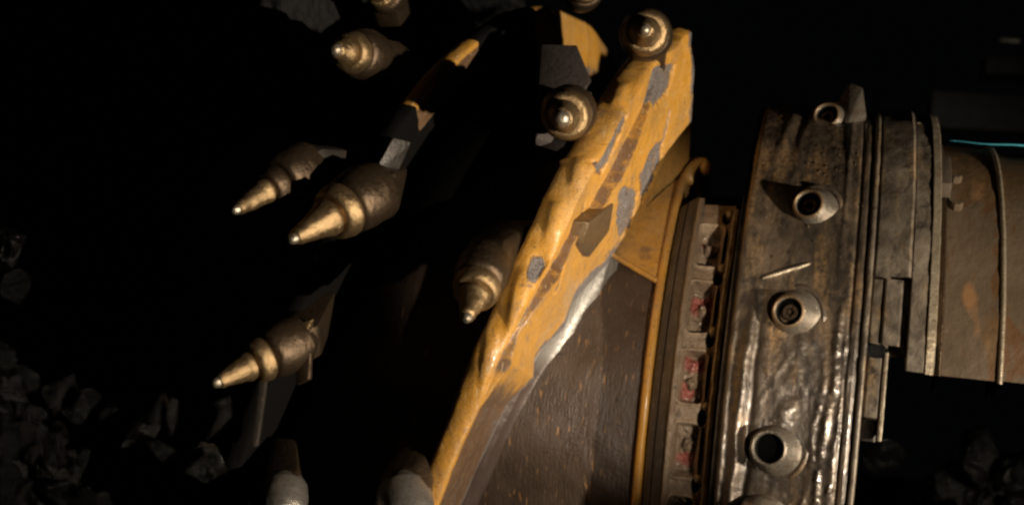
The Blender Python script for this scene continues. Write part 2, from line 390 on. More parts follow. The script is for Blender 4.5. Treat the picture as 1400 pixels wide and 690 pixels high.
def step_r(T):
    return np.interp(T, [-45, 0, 8, 14, 20, 27, 29, 34, 39, 45, 50, 58, 68], [.740, .740, .738, .732, .720, .70, .674, .664, .668, .684, .702, .715, .70]) + .003 * fbm(V3(T * .2, 0 * T, 2 + 0 * T), 2)
def blur(m, k):
    for _ in range(k):
        m = (m + np.roll(m, 1, 0) + np.roll(m, -1, 0) + np.roll(m, 1, 1) + np.roll(m, -1, 1)) / 5
    return m
def vane(name, t0, t1, off, main, nt, nr, RV=RV):
    T0 = np.linspace(t0, t1, nt)[:, None]
    # profile parameter: front face (0..1), rim (1..2), back (2..3)
    f = np.linspace(0, 1, nr); rm = np.linspace(0, 1, 14); bk = np.linspace(0, 1, 10)
    Rf = RB - .004 + (RV - RB + .004 - .006) * f
    TT = np.broadcast_to(T0, (nt, nr)).copy(); R = np.broadcast_to(Rf[None], TT.shape).copy()
    if main:
        rs = step_r(T0); n1 = int(nr * .68); n2 = 5; n3 = nr - n1 - n2
        R = np.concatenate([RB - .004 + (rs - RB + .004) * np.linspace(0, 1, n1, endpoint=False)[None], rs + .0030 * np.linspace(0, 1, n2, endpoint=False)[None], rs + .0030 + (RV - .006 - rs - .0030) * np.linspace(0, 1, n3)[None]], 1)
        rs = rs + 0 * R
    v = (R - RB) / (RV - RB)
    eo = np.interp(TT, [-45, 0, 22], [.006, .012, .030]) if main else .030
    x = xi(TT) * (1 - v) + (xo(TT) + eo) * v - off
    wob = fbm(V3(TT * .06, R * 9, off * 10 + 0 * TT), 3)
    bare = np.zeros_like(x); dirt_shade = np.zeros_like(x); shade_paint = np.zeros_like(x)
    dx = .003 * wob + .0009 * fbm(V3(TT * .5, R * 40, 3 + 0 * TT), 3)
    if main:
        hs = np.interp(TT, [-40, 4, 6.5, 9.5, 13, 16, 20, 25, 29, 34, 41, 49, 55, 60], [.0, .0, .008, .019, .006, .010, .022, .013, .016, .022, .024, .012, .002, .0])
        dx = dx + hs * sst(.0030, 0, R - rs); dirt_shade = np.maximum(dirt_shade, .60 * sst(-.0012, 0, R - rs) * sst(.0050, .0034, R - rs) * sst(54, 49, TT) * sst(6, 9, TT))  # brown on the step's side is its shade painted into the yellow
        Tp = TT + .6 * fbm(V3(TT * .5, R * 45, 9 + 0 * TT), 3); Rp = R + .006 * fbm(V3(TT * .5, R * 45, 21 + 0 * TT), 3)
        for pg in PATCH:
            m = inpoly(pg, Tp, Rp).astype(float)
            mb = blur(m, 22); bare = np.maximum(bare, 1.05 * blur(m, 10) * (.72 + .35 * fbm(V3(TT * .8, R * 25, 5 + 0 * TT), 3))); dirt_shade = np.maximum(dirt_shade, .62 * mb * (1 - m) + .22 * m); dx = dx - .0045 * blur(m, 1) + .003 * m * fbm(V3(TT * 1.5, R * 140, 3 + 0 * TT), 3)
        for a, b_ in SLIT:
            dd = segd(a, b_, TT, R); dx = dx - .006 * gau(dd, .0035); dirt_shade = np.maximum(dirt_shade, gau(dd, .005))
        # purple-grey lower face where the paint is gone
        low = sst(14, 2, TT) * sst(.75, .72, R)
        dirt_shade = np.maximum(dirt_shade, .85 * low); bare = np.maximum(bare, .34 * low + .24 * low * fbm(V3(TT * .25, R * 30, 8 + 0 * TT), 3))
        mid = sst(42, 36, TT) * sst(.545, .50, R + .02 * fbm(V3(TT * .3, R * 20, 0 * TT), 3)); bare = np.maximum(bare, .75 * mid)
        # ragged top end, wavy edge
        dx = dx - .010 * sst(56, 68, TT) * sst(.66, .75, R)
        dirt_shade = np.maximum(dirt_shade, .62 * sst(62, 67, TT) * sst(.70, .735, R) * (fbm(V3(TT * .6, R * 40, 0 * TT), 3) + .8))
        bare = np.maximum(bare, .60 * sst(66.0, 67.6, TT) * sst(.53, .58, R))
        end = 1.2 * fbm(V3(0 * R, R * 22, 0 * R), 3) + 2.8 * sst(.70, .75, R) * np.cos((R - .7) * 170) * .4
        TT = TT + end * sst(60, 68, TT)
        R = R + .011 * sst(.62, .75, R) * fbm(V3(TT * .13, 0 * R, 3 + 0 * R), 4); dx = dx + .006 * sst(.68, .75, R) * fbm(V3(TT * .2, R * 4, 13 + 0 * R), 3)
        dirt_shade = np.maximum(dirt_shade, .34 * (fbm(V3(TT * .10, R * 9, 40 + 0 * R), 4) > .18) * sst(.735, .70, R)); dirt_shade = blur(dirt_shade, 1)
    else:
        shade_paint = .95 * sst(42.5, 41.5, TT + .8 * fbm(V3(TT * .1, R * 18, 0 * TT), 3)) + .9 * sst(118, 121, TT)  # near-black zones paint in the shadow falling on this vane
        shade_paint = np.maximum(shade_paint, .95 * sst(57.5, 59, TT) * sst(77, 75.5, TT))
        shade_paint = np.maximum(shade_paint, .95 * sst(.698, .690, R + .006 * fbm(V3(TT * .3, R * 18, 7 + 0 * TT), 3)) * sst(80, 74, TT))
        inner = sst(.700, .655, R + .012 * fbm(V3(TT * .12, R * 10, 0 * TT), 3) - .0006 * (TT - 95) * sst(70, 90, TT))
        bare = np.maximum(bare, .56 * inner * sst(66, 78, TT)); dirt_shade = np.maximum(dirt_shade, .8 * sst(70, 62, TT) * sst(.742, .736, R))
        dr = gau(TT - 96 + .8 * np.sin(R * 60), 1.0) * sst(.655, .67, R); bare = bare * (1 - dr); dx = dx + .004 * dr
        R = R + .014 * sst(.60, .75, R) * fbm(V3(TT * .10, 0 * R, 5 + 0 * R), 3) + .012 * sst(75, 100, TT) * sst(.60, .75, R)
    x = x + dx
    xe = x[:, -1:]; Re = R[:, -1:]; Te = TT[:, -1:]
    thick = (eo[:, -1:] + .022) if main else .030
    X2 = xe - thick * rm[None, 1:]; R2 = Re + .006 * np.sin(math.pi * np.clip(rm[None, 1:], .0, 1)) ** .5 + .0016 * fbm(V3(Te * .35 + 0 * X2, X2 * 60, 3 + 0 * X2), 3)
    T2 = Te + 0 * X2
    if main:   # lumps of weld and rough patches on the rim
        for (tc, xc, tr, xr, h) in ((16.5, -.285, 3.4, .014, .010), (20.6, -.268, 1.6, .012, -.006), (26.5, -.255, 2.4, .012, .006), (9.5, -.318, 3, .010, .005), (33, -.235, 2, .010, .005), (46, -.20, 2, .012, .007)):
            R2 = R2 + h * np.exp(-(((T2 - tc) / tr) ** 4 + ((X2 - xc) / xr) ** 4))
    X3 = X2[:, -1:] - .0 * bk[None, 1:]; R3 = (Re + (RB - .01 - Re) * bk[None, 1:]); T3 = Te + 0 * R3
    v3 = (R3 - RB) / (RV - RB); X3 = np.minimum(X2[:, -1:], xi(T3) * (1 - v3) + (xo(T3) - .022) * v3 - off)
    XX = np.concatenate([x, X2, X3], 1); RR = np.concatenate([R, R2, R3], 1); TA = np.concatenate([TT, T2, T3], 1)
    bare2 = np.zeros_like(X2); dirt2 = np.zeros_like(X2); 
    if main:
        bare2 = .95 * np.exp(-(((T2 - 20.3) / 1.9) ** 4 + ((X2 + .270) / .012) ** 4)); dirt2 = .5 * gau(T2 - 18.0, .5) + .55 * sst(.70, 1, (xe - X2) / thick) * (fbm(V3(T2 * .5, X2 * 90, 0 * X2), 3) > .25)
    z3 = np.zeros_like(X3)
    A = {'cyl': V3(XX, TA / 57.3 * .65, RR), 'bare': np.concatenate([bare, bare2, z3], 1), 'dirt_shade': np.concatenate([dirt_shade, dirt2, z3 + .3], 1), 'shade_paint': np.concatenate([shade_paint, shade_paint[:, -1:] + 0 * X2, shade_paint[:, -1:] + z3], 1)}
    me = grid_mesh(name, pol(XX, RR, TA), A)
    bm = bmesh.new(); bm.from_mesh(me); bm.verts.ensure_lookup_table(); m = XX.shape[1]
    for row in (0, nt - 1):
        try: bm.faces.new([bm.verts[row * m + i] for i in range(m)])
        except Exception: pass
    bm.to_mesh(me); bm.free(); autosmooth(me, 50)
    return link(name, me, MY, drum)
v1 = vane('spiral_vane', -45, 68, 0, True, 520, 120)
v1['label'] = 'thick yellow spiral vane with scraped bare patches nearest the ring'
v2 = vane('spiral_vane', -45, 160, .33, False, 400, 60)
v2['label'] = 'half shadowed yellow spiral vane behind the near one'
v3 = vane('spiral_vane', 56, 112, .66, False, 160, 60, .84); v3.data.materials[0] = MROCK
v3['label'] = 'dull grey coal-covered vane at the far end, by the upper edge'

# weld fillet between vane and barrel
T = np.linspace(-40, 47, 360)[:, None]; u = np.linspace(0, 1, 22)[None]
w = .014 + .012 * sst(6, 22, T) * sst(48, 36, T); w = w * (1 + .10 * fbm(V3(T * .12, 0 * T, 0 * T), 2))
Xf = xi(T) + .010 + w * 1.1 * (1 - u) ** 1.5 - .016 * (u > .99); Rf = RB - .003 + w * 1.5 * u ** 1.5 + .0010 * fbm(V3(T * .5, u * 3 + 0 * T, 0 * T), 2)
me = grid_mesh('weld_fillet', pol(Xf, Rf, T + 0 * Xf), {'cyl': V3(Xf, T / 57.3 * .5 + 0 * Xf, Rf), 'dirt_shade': sst(20, 6, T) + .35 * sst(36, 44, T) + 0 * Xf})
wf = link('weld_fillet', me, MFIL, v1); wf['label'] = 'shiny silvery weld seam'

# raised lug welded on the vane, with a brown worn face
def vpt(t, r, dx=0):
    v = (r - RB) / (RV - RB); return tuple(pol(xi(t) * (1 - v) + (xo(t) + .03) * v + dx, r, t))
F0 = [(25.9, .690), (28.0, .716), (35.6, .640), (34.4, .580), (27.8, .606)]
lug = link('wear_lug', hull_mesh('wear_lug', [vpt(t, r, -.004) for t, r in F0] + [vpt(t, r, .026) for t, r in F0], .005), MBRASS, v1, True); autosmooth(lug.data, 30)
lug['label'] = 'raised brown lug welded on the vane'
# rough rounded weld lump on the rim
def lump(name, c, ax, s, mat, parent, amp=.25, fr=3, seed=0):
    bm = bmesh.new(); bmesh.ops.create_icosphere(bm, subdivisions=4, radius=1)
    co = np.array([v.co for v in bm.verts]); n = 1 + amp * fbm(co * fr * .5 + seed, 3)
    m3 = frame(ax)
    for v, k in zip(bm.verts, n):
        v.co = Vector(c) + m3 @ Vector((v.co.x * s[0] * k, v.co.y * s[1] * k, v.co.z * s[2] * k))
    me = bpy.data.meshes.new(name); bm.to_mesh(me); bm.free(); return link(name, me, mat, parent)
lump('weld_lump', pol(-.286, .745, 16.4), pol(0, 1, -73.6), (.012, .012, .034), MPALE, v1, .35, 3, 3)

# painted panel on the barrel between vane and lip, with its raised lower edge
pg = [(-.222, 38.0), (-.150, 56.5), (-.127, 63.5), (-.127, 31.6), (-.168, 34.6)]
n = 70; tg, xg = np.meshgrid(np.linspace(30.5, 66, n), np.linspace(-.225, -.126, n), indexing='ij')
def polygrid(name, pg, r, mat, parent, k=34):
    a = np.array(pg); bm = bmesh.new()
    top = [bm.verts.new(pol(x, r, t)) for x, t in pg]; bot = [bm.verts.new(pol(x, r - .02, t)) for x, t in pg]
    bm.faces.new(top); 
    for i in range(len(pg)): bm.faces.new([top[i], top[(i + 1) % len(pg)], bot[(i + 1) % len(pg)], bot[i]])
    bmesh.ops.recalc_face_normals(bm, faces=bm.faces)
    bmesh.ops.bevel(bm, geom=[e for e in bm.edges if e.verts[0] in top and e.verts[1] in top], offset=.003, segments=2, affect='EDGES')
    me = bpy.data.meshes.new(name); bm.to_mesh(me); bm.free()
    for at, val in (('bare', 0), ('dirt_shade', .40), ('shade_paint', 0)):
        q = me.attributes.new(at, 'FLOAT', 'POINT'); q.data.foreach_set('value', [val] * len(me.vertices))
    q = me.attributes.new('cyl', 'FLOAT_VECTOR', 'POINT'); q.data.foreach_set('vector', np.array([v.co for v in me.vertices]).reshape(-1))
    return link(name, me, mat, parent, False)
# sector built as a curved plate
vv = np.linspace(0, 1, 40)[:, None]; uu = np.linspace(0, 1, 50)[None]
tb = 37.6 + (31.6 - 37.6) * uu ** .9; xx = -.218 + (-.127 + .218) * uu          # lower edge
tt2 = np.interp(-.218 + .091 * uu, [-.218, -.19, -.16, -.127], [38.5, 45.0, 54.0, 65.0])
TTp = tb + (tt2 - tb) * vv; XXp = xx + 0 * vv
RRp = .4865 + .0012 * fbm(V3(XXp * 40, TTp * .4, 0 * XXp), 3)
TTp = np.concatenate([TTp[:1], TTp], 0); XXp = np.concatenate([XXp[:1], XXp], 0); RRp = np.concatenate([RRp[:1] - .014, RRp], 0)
dirtp = .47 - .35 * sst(.12, .6, (TTp - 31) / 34) + .22 * fbm(V3(XXp * 26, TTp * .12, 0 * XXp), 3) + .2 * sst(-.19, -.22, XXp)
link('gusset_plate', grid_mesh('gusset_plate', pol(XXp, RRp, TTp), {'cyl': V3(XXp, TTp / 57.3 * .5, RRp), 'bare': 0 * XXp, 'dirt_shade': dirtp, 'shade_paint': 0 * XXp}), MY, drum)
def tube(name, pts, rad, mat, parent, seg=10, amp=.15, fr=60, attrs=True):
    pts = [Vector(p) for p in pts]; n = len(pts); rows = []
    for i, p in enumerate(pts):
        d = (pts[min(i + 1, n - 1)] - pts[max(i - 1, 0)]).normalized(); m3 = frame(d, (.3, .2, 1))
        r_ = rad[i] if hasattr(rad, '__len__') else rad
        rows.append([p + m3 @ Vector((math.cos(a) * r_, math.sin(a) * r_, 0)) for a in [2 * math.pi * k / seg for k in range(seg)]])
    P = np.array([[tuple(q) for q in r] for r in rows]); c = P.mean(1, keepdims=True)
    P = c + (P - c) * (1 + amp * fbm(P * fr, 3)[..., None])
    me = grid_mesh(name, P, {'cyl': P, 'bare': 0 * P[..., 0], 'dirt_shade': 0 * P[..., 0] + .1, 'shade_paint': 0 * P[..., 0], 'wet': 0 * P[..., 0] + .5}, wrap_v=True)
    bm = bmesh.new(); bm.from_mesh(me); bm.verts.ensure_lookup_table()
    bm.faces.new([bm.verts[k] for k in range(seg)]); bm.faces.new([bm.verts[(n - 1) * seg + k] for k in range(seg)][::-1]); bm.to_mesh(me); bm.free()
    return link(name, me, mat, parent)
tube('edge_bead', [tuple(pol(-.222 + .095 * k, .487, 37.8 - 6.3 * k ** .9)) for k in np.linspace(0, 1, 24)], .0048, MY, drum)
# small yellow hook that curls off the lip beside the vane's end
hk = [(-.116, .486, 63), (-.113, .496, 65), (-.108, .503, 67), (-.101, .506, 68.5), (-.093, .505, 68.5), (-.087, .500, 67.5), (-.085, .493, 66)]
tube('lip_hook', [tuple(pol(*p)) for p in hk], [.013, .010, .0085, .0085, .010, .011, .007], MY, drum, 12, .15)

# ---- picks
def pick_meshes(cone, blunt, bulb, seed):
    """cone: length of the steel cone, blunt: tip radius, bulb: radius of the collar; every pick is worn in its own way"""
    c = cone; k = bulb
    B = [(-.009, 0), (-.011, blunt + .0005), (-.013, blunt + .0026), (-.018, blunt + .0040), (-.022, blunt + .0042), (-c + .004, .0195 * k), (-c + .001, .0215 * k), (-c - .003, .0224 * k), (-c - .008, .0222 * k), (-c - .012, .0200 * k), (-c - .018, .018 * k)]
    T_ = [(0, 0), (-.0004, blunt * .35), (-.0022, blunt * .66), (-.006, blunt * .90), (-.012, blunt * 1.05), (-.016, blunt * .9)]
    z = -c - .011
    C_ = [(z, .012), (z - .0005, .0262 * k), (z - .0022, .0290 * k), (z - .006, .0312 * k), (z - .012, .0330 * k), (z - .021, .0340 * k), (z - .025, .0325 * k), (z - .028, .029 * k), (z - .029, .02)]
    z -= .0275
    H_ = [(z, .015), (z - .001, .0330), (z - .004, .0370), (z - .009, .0396), (z - .024, .0422), (z - .046, .0420), (z - .066, .0385), (z - .080, .029), (z - .088, .010)]
    out = []
    for nm, pr, m in (('cutting_pick', B, MPICK), ('carbide_tip', T_, MTIP), ('collar', C_, MPICK), ('holder', H_, MHOLD)):
        me = revolve(nm, dens(pr, .003) if nm != 'carbide_tip' else pr, 36)
        co = np.array([v.co for v in me.vertices]); n_ = fbm(co * 55 + seed * 3.7, 3) * .0016 + fbm(co * 160 + seed, 2) * .0005
        if nm == 'carbide_tip': n_ = n_ * .6
        L = np.maximum(np.hypot(co[:, 0], co[:, 1]), 1e-5); sc_ = 1 + n_ / np.maximum(L, .004)
        co[:, 0] *= sc_; co[:, 1] *= sc_; co[:, 2] += n_ * .5
        me.vertices.foreach_set('co', co.reshape(-1)); me.update()
        me.materials.append(m); me.polygons.foreach_set('use_smooth', [True] * len(me.polygons)); autosmooth(me, 40); out.append(me)
    return out
def pick(tip, back, rootp, sc=1.0, rw=.045, label=None, block=True, hmat=None, cone=.064, blunt=.008, bulb=1.0, hold=None, dark=False):
    """tip, back, rootp: (x, r, degrees)"""
    a = Vector(pol(*tip)); bb = Vector(pol(*back)); d = (a - bb).normalized(); m3 = frame(d, (1, 0, 0))
    body_me, tip_me, col_me, hold_me = pick_meshes(cone, blunt, bulb, tip[2])
    if hold: hold_me.materials[0] = hold
    if dark: col_me.materials[0] = MHOLD; hmat = MDARK  # darker collar and block paint shade onto this pick
    o = bpy.data.objects.new('cutting_pick', body_me); COL.objects.link(o); o.parent = drum
    mw = m3.to_4x4() @ Matrix.Scale(sc, 4); spin = Matrix.Rotation(random.uniform(0, 6), 4, 'Z')
    mw = mw @ spin; mw.translation = a - Vector(drum.location); o.matrix_local = mw
    for nm, me in (('carbide_tip', tip_me), ('collar', col_me), ('holder', hold_me)):
        c = bpy.data.objects.new(nm, me); COL.objects.link(c); c.parent = o
    if label: o['label'] = label
    if block:
        # welded block from the holder down to the vane
        inv = mw.inverted(); rp = Vector(pol(*rootp)); t0 = math.radians(rootp[2])
        tang = Vector((0, -math.sin(t0), -math.cos(t0))); ex = Vector((1, 0, 0)); nrm = Vector((0, -math.cos(t0), math.sin(t0)))
        pts = []
        for k in (-.118, -.182):
            for sx in (-1, 1):
                for sy in (-1, 1):
                    pts.append(a + d * k * sc + m3 @ Vector((sx * .028 * sc, sy * .028 * sc, 0)))
        for sx in (-1, 1):
            for sy in (-1.1, 1.1): pts.append(rp + ex * sx * rw * .62 + tang * sy * rw)
        loc = [inv @ (p - Vector(drum.location)) for p in pts]
        bl = bpy.data.objects.new('holder_block', hull_mesh('holder_block', loc, .006)); COL.objects.link(bl); bl.parent = o
        bl.data.materials.append(hmat or MHOLD); bl.data.polygons.foreach_set('use_smooth', [True] * len(bl.data.polygons)); autosmooth(bl.data, 30)
    return o
pick((-.158, .872, 46.5), (-.180, .770, 57.5), (-.176, .70, 62), 1.0, .04, 'pick at the top end of the near vane, pointing at the viewer', cone=.045, blunt=.0095, bulb=1.08)
pick((-.247, .872, 33.1), (-.263, .765, 41.6), (-.275, .69, 45), 1.0, .032, 'pick in front of a flat purple-brown block, pointing at the viewer', cone=.040, blunt=.0125, bulb=1.10, hmat=MBLOCK)
pick((-.329, .870, 12.1), (-.341, .760, 21.4), (-.325, .68, 25), .92, .045, 'pick hanging over the left edge of the near vane', cone=.058, blunt=.0085, bulb=1.12)
pick((-.362, .870, -13.0), (-.422, .765, -5.5), (-.42, .67, -4), .98, .05, 'pick cut off by the lower edge of the picture', hold=MSILV)
pick((-.628, .870, 40.6), (-.606, .760, 50.0), (-.56, .67, 54), .98, .045, 'topmost pick of the far row, on the left', cone=.036, blunt=.0105, bulb=1.02)
pick((-.604, .870, 17.9), (-.529, .760, 28.4), (-.56, .66, 33), 1.12, .045, 'long pick pointing down to the left below the small grey plate', cone=.068, blunt=.0078, bulb=1.14)
pick((-.699, .870, 20.3), (-.638, .760, 32.3), (-.61, .66, 36), 1.0, .04, 'pick half hidden in shadow, tip farthest left', cone=.066, blunt=.0075, bulb=.9, dark=True)
pick((-.683, .870, 3.8), (-.603, .760, 9.6), (-.62, .66, 14), .95, .035, 'lowest lit pick on the left, with a fin behind it', cone=.060, blunt=.0085, bulb=1.05)
pick((-.575, .868, -13.5), (-.605, .760, -6.8), (-.65, .66, -6), .86, .03, 'pick holder at the bottom edge below the finned pick', hold=MSILV)
pick((-.30, .83, 66), (-.345, .775, 77), (-.42, .70, 84), .85, .04, 'pick tip peeping over the top of the far vane', block=False)
pick((-.655, .835, 57.5), (-.66, .775, 67), (-.66, .68, 70), .8, .03, 'pick cut off by the upper edge of the picture')
# flat block behind the second pick and its brown face; fins on the far row
def plate(name, pts, th, mat, bevel=.003, label=None):
    P = [Vector(pol(*p)) for p in pts]; nrm = (P[1] - P[0]).cross(P[2] - P[0]).normalized()
    o = link(name, hull_mesh(name, [p + nrm * th * .5 for p in P] + [p - nrm * th * .5 for p in P], bevel), mat, drum); autosmooth(o.data, 30)
    if label: o['label'] = label
    return o
plate('backing_block', [(-.314, .738, 38.0), (-.356, .748, 56.5), (-.298, .744, 57.5), (-.252, .740, 49), (-.252, .70, 39)], .016, MBLOCK, label='flat purple-brown block behind a pick')
plate('fin', [(-.638, .782, 9.6), (-.578, .785, 11.6), (-.600, .785, 7.0), (-.615, .775, 7.6)], .010, MPICK, label='bent triangular fin behind the lowest lit pick')
plate('fin', [(-.580, .782, 11.3), (-.572, .780, 5.2), (-.592, .775, 4.4), (-.600, .78, 7.8)], .010, MHOLD)
plate('fin', [(-.530, .772, 34.8), (-.510, .745, 36.0), (-.532, .715, 31.0), (-.548, .760, 30.4)], .012, MDARK, label='small grey plate above the long pick, added for a lit slice of vane')  # added plate shaped like a lit slice of the far vane's face
plate('strut', [(-.652, .775, 5.0), (-.640, .775, 5.2), (-.645, .775, -2.6), (-.655, .775, -2.8)], .012, MDARK)

# ================================================================== SLOTTED COUPLING RING
slot = root('slotted_coupling_ring', (-.045, 0, -.45), 'rusty slotted coupling ring with red traces between yellow drum and brown ring', 'coupling ring')
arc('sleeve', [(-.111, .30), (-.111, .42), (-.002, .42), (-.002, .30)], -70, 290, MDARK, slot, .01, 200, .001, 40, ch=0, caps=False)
arc('seal_band', [(-.1112, .43), (-.1112, .492), (-.1085, .4985), (-.098, .5080), (-.0970, .5050), (-.0955, .5110), (-.078, .524), (-.078, .43)], -70, 50.0, MBAND, slot, .004, 260, .0006, 40, ch=0)
arc('lip', [(-.0775, .43), (-.0775, .532), (-.068, .532), (-.066, .43)], -70, 48.5, MSLOT, slot, .004, 260, .0018, 60, ch=.002, seed=3)
arc('lip', [(-.0165, .43), (-.0155, .545), (-.0065, .545), (-.0045, .43)], -70, 44.6, MPALE, slot, .004, 260, .0030, 60, ch=.002, seed=8)
# cast web with rounded pockets, dark through-holes beside the bridges and remains of red paint
T, X = np.meshgrid(np.linspace(-40, 47.5, 900), np.linspace(-.0685, -.0150, 64), indexing='ij')
web_t = (43.5, 31.2, 18.6, 6.3, -6.1, -19); sd = np.full_like(X, -9.)
wob_ = fbm(V3(X * 55, T * .5, 0 * X), 3)
for a_, b_ in zip(web_t[:-1], web_t[1:]):
    hc = (a_ - b_) / 2 - 1.9; qx = np.abs(X + .0475) - .0115; qy = np.abs(T - (a_ + b_) / 2) * .0092 - hc * .0092 + .006
    sd = np.maximum(sd, .006 - (np.hypot(np.maximum(qx, 0), np.maximum(qy, 0)) + np.minimum(np.maximum(qx, qy), 0)) + .0025 * wob_)
pk = sst(-.0035, .0035, sd)
hole = np.zeros_like(X)
for k, t in enumerate(web_t):
    hole = np.maximum(hole, gau(np.hypot((X + .0265) / .008, (T - t - .6 * (-1) ** k) / 1.5), 1.0))
    hole = np.maximum(hole, .85 * gau((X + .0225) / .0035, 1) * gau((T - t + 6) / 4.2, 1))
Rr = .527 + .0035 * fbm(V3(X * 40, T * .35, 3 + 0 * X), 4) - pk * (.026 + .010 * fbm(V3(X * 60, T * .6, 0 * X), 4)) - .07 * sst(.35, .75, hole) + .003 * gau(sd + .004, .003)
red = pk * (.85 * gau(T - 26, 3.0) + .95 * gau(T - 15.0, 1.8) + 1.0 * gau(T - 10, 1.9) * sst(-.035, -.05, X) + .7 * gau(T + 1.5, 2.0) + .5 * gau(T - 39, 2))
link('slotted_web', grid_mesh('slotted_web', pol(X, Rr, T), {'cyl': V3(X, T / 57.3 * .5, Rr), 'red': red, 'pale': gau(sd + .003, .0045)}), MPOCK, slot)
for k, t in enumerate(web_t[:5]):
    m = revolve('stub', [(0, 0), (0, .0080), (.030, .0080), (.034, .006), (.036, 0)], 14)
    o = link('stub', m, MPALE, slot); o.matrix_local = Matrix.Translation(Vector(pol(-.0215 + .001 * (k % 2), .498 + .003 * (k % 3), t + (1.5, 1.1, 1.7, 1.3, 1.6)[k])) - slot.location) @ frame(pol(0, 1, t + 4)).to_4x4()
    lump('rust_lump', pol(-.049 + .004 * (k % 2), .502, t - 5.5 - (k % 3) * .8), pol(0, 1, t), (.008, .010, .013), MPOCK, slot, .5, 4, k)

# ================================================================== BOSSED HOUSING RING
hous = root('housing_ring', (.1, 0, -.6), 'broad grimy brown steel ring studded with round nozzle bosses', 'housing ring')
tv = np.unique(np.concatenate([np.linspace(-70, -18, 60), np.linspace(-18, 92, 760), np.linspace(92, 290, 160)]))
T, X = np.meshgrid(tv, np.linspace(0, .198, 190), indexing='ij')
R = .600 + .0009 * fbm(V3(X * 22, T * .10, 0 * X)) + .0006 * fbm(V3(X * 130, T * .8, 2 + 0 * X), 3) + .0008 * fbm(V3(X * 60, T * .12, 9 + 0 * X), 3) + .0012 * fbm(V3(X * 40, T * .5, 19 + 0 * X), 3) * sst(30, 10, T)
wob = lambda s, a=.004, f=.22: a * fbm(V3(T * f, 0 * T, s + 0 * T), 3)
R -= .020 * sst(.018, .0, X) ** 2 + .004 * sst(.190, .198, X)
low = sst(30, 14, T)
R += .0065 * low * gau(X - .0335 - .006 * sst(2, 25, T) - wob(1), .0075) * (1 + .35 * fbm(V3(T * .9, X * 40, 0 * X), 3))     # weld bead
R -= .004 * low * gau(X - .050 - wob(1), .006) + .003 * low * gau(X - .018 - wob(5), .006)
for xc, h, wd, s in ((.168, .0040, .006, 2), (.183, .0030, .0045, 3), (.152, .0025, .005, 4)):
    R += h * sst(27, 17, T + 4 * s - 10) * gau(X - xc + .0006 * (20 - T) - wob(s, .008, .16), wd) * (.75 + 1.0 * fbm(V3(T * 1.1, X * 60, s + 0 * X), 3))
R += .006 * sst(36, 10, T) * gau(X - .105 - .0016 * (T - 12), .012) * fbm(V3(T * .5, X * 30, 0 * X), 3)
R += .0018 * sst(45, 60, T) * gau(X - .052 - .0009 * (T - 60), .008) - .0022 * sst(48, 62, T) * gau(X - .070 - .0009 * (T - 60), .008)
R += .0025 * gau(X - .160, .005) * sst(20, 50, T) - .003 * gau(X - .181, .003)
# crossed ridges left by a torch, under the third boss
for a, b_ in (((.060, 14.5), (.115, 8.0)), ((.062, 9.0), (.100, 16.5)), ((.085, 18.0), (.125, 11.0))):
    ax, ay, bx, by = a[0], a[1] * .0105, b_[0], b_[1] * .0105; px, py = X, T * .0105
    t_ = np.clip(((px - ax) * (bx - ax) + (py - ay) * (by - ay)) / ((bx - ax) ** 2 + (by - ay) ** 2), 0, 1)
    dd = np.hypot(px - ax - t_ * (bx - ax), py - ay - t_ * (by - ay)) + .002 * fbm(V3(X * 90, T, 0 * X), 3)
    R += .0016 * gau(dd, .0045) * (.5 + fbm(V3(X * 60, T * .6, 1 + 0 * X), 3))
wet = np.clip(.95 * sst(30, 8, T) * sst(.10, .16, X) + .45 * sst(24, 6, T) + .35 * sst(55, 35, T) * sst(.17, .19, X) + .25 * fbm(V3(X * 20, T * .15, 4 + 0 * X), 3), 0, 1)
shell = link('ring_shell', grid_mesh('ring_shell', pol(X, R, T), {'cyl': V3(X, T / 57.3 * .6, R), 'wet': wet}), MR, hous)
for nm, xx0, sg in (('side_wall', .0005, 1), ('side_wall', .1975, -1)):
    Rw = np.linspace(.40, .5935, 12)[None]; Tw = np.linspace(-70, 290, 300)[:, None]
    link(nm, grid_mesh(nm, pol(xx0 + 0 * Rw + 0 * Tw, Rw + 0 * Tw, Tw + 0 * Rw), {'cyl': V3(xx0 + 0 * Rw + 0 * Tw, Tw / 57.3 * .6 + 0 * Rw, Rw + 0 * Tw), 'wet': 0 * Rw + 0 * Tw + .2}), MR, hous)
# bosses: cone with a bored mouth
boss_prof = [(-.035, .060), (-.006, .0520), (.002, .0475), (.008, .0430), (.016, .0385), (.040, .0305), (.0442, .0286), (.0462, .0266), (.0460, .0250), (.044, .0236), (.040, .0228)]
boss_me = revolve('boss', boss_prof, 40); mouth_me = revolve('bore', [(.0405, .0230), (.034, .0222), (.024, .0212), (.020, .0205), (.020, .006), (.020, 0)], 32)
bolt_me = revolve('socket_bolt', [(.018, .0145), (.032, .0145), (.034, .0132), (.034, .0075), (.033, .0068), (.024, .0062), (.024, 0)], 6 * 4)
deep_me = revolve('bore', [(.0405, .0230), (.034, .0222), (.020, .0205), (.020, 0)], 32)
rim_me = revolve('mouth_rim', [(.0420, .0290), (.0450, .0288), (.0468, .0270), (.0470, .0252), (.0455, .0238), (.0415, .0232)], 40)
for me, m in ((boss_me, MBOSS), (mouth_me, MBORE), (bolt_me, MHOLD), (deep_me, MBORE), (rim_me, MBRASS)):
    me.materials.append(m); me.polygons.foreach_set('use_smooth', [True] * len(me.polygons)); autosmooth(me, 40)
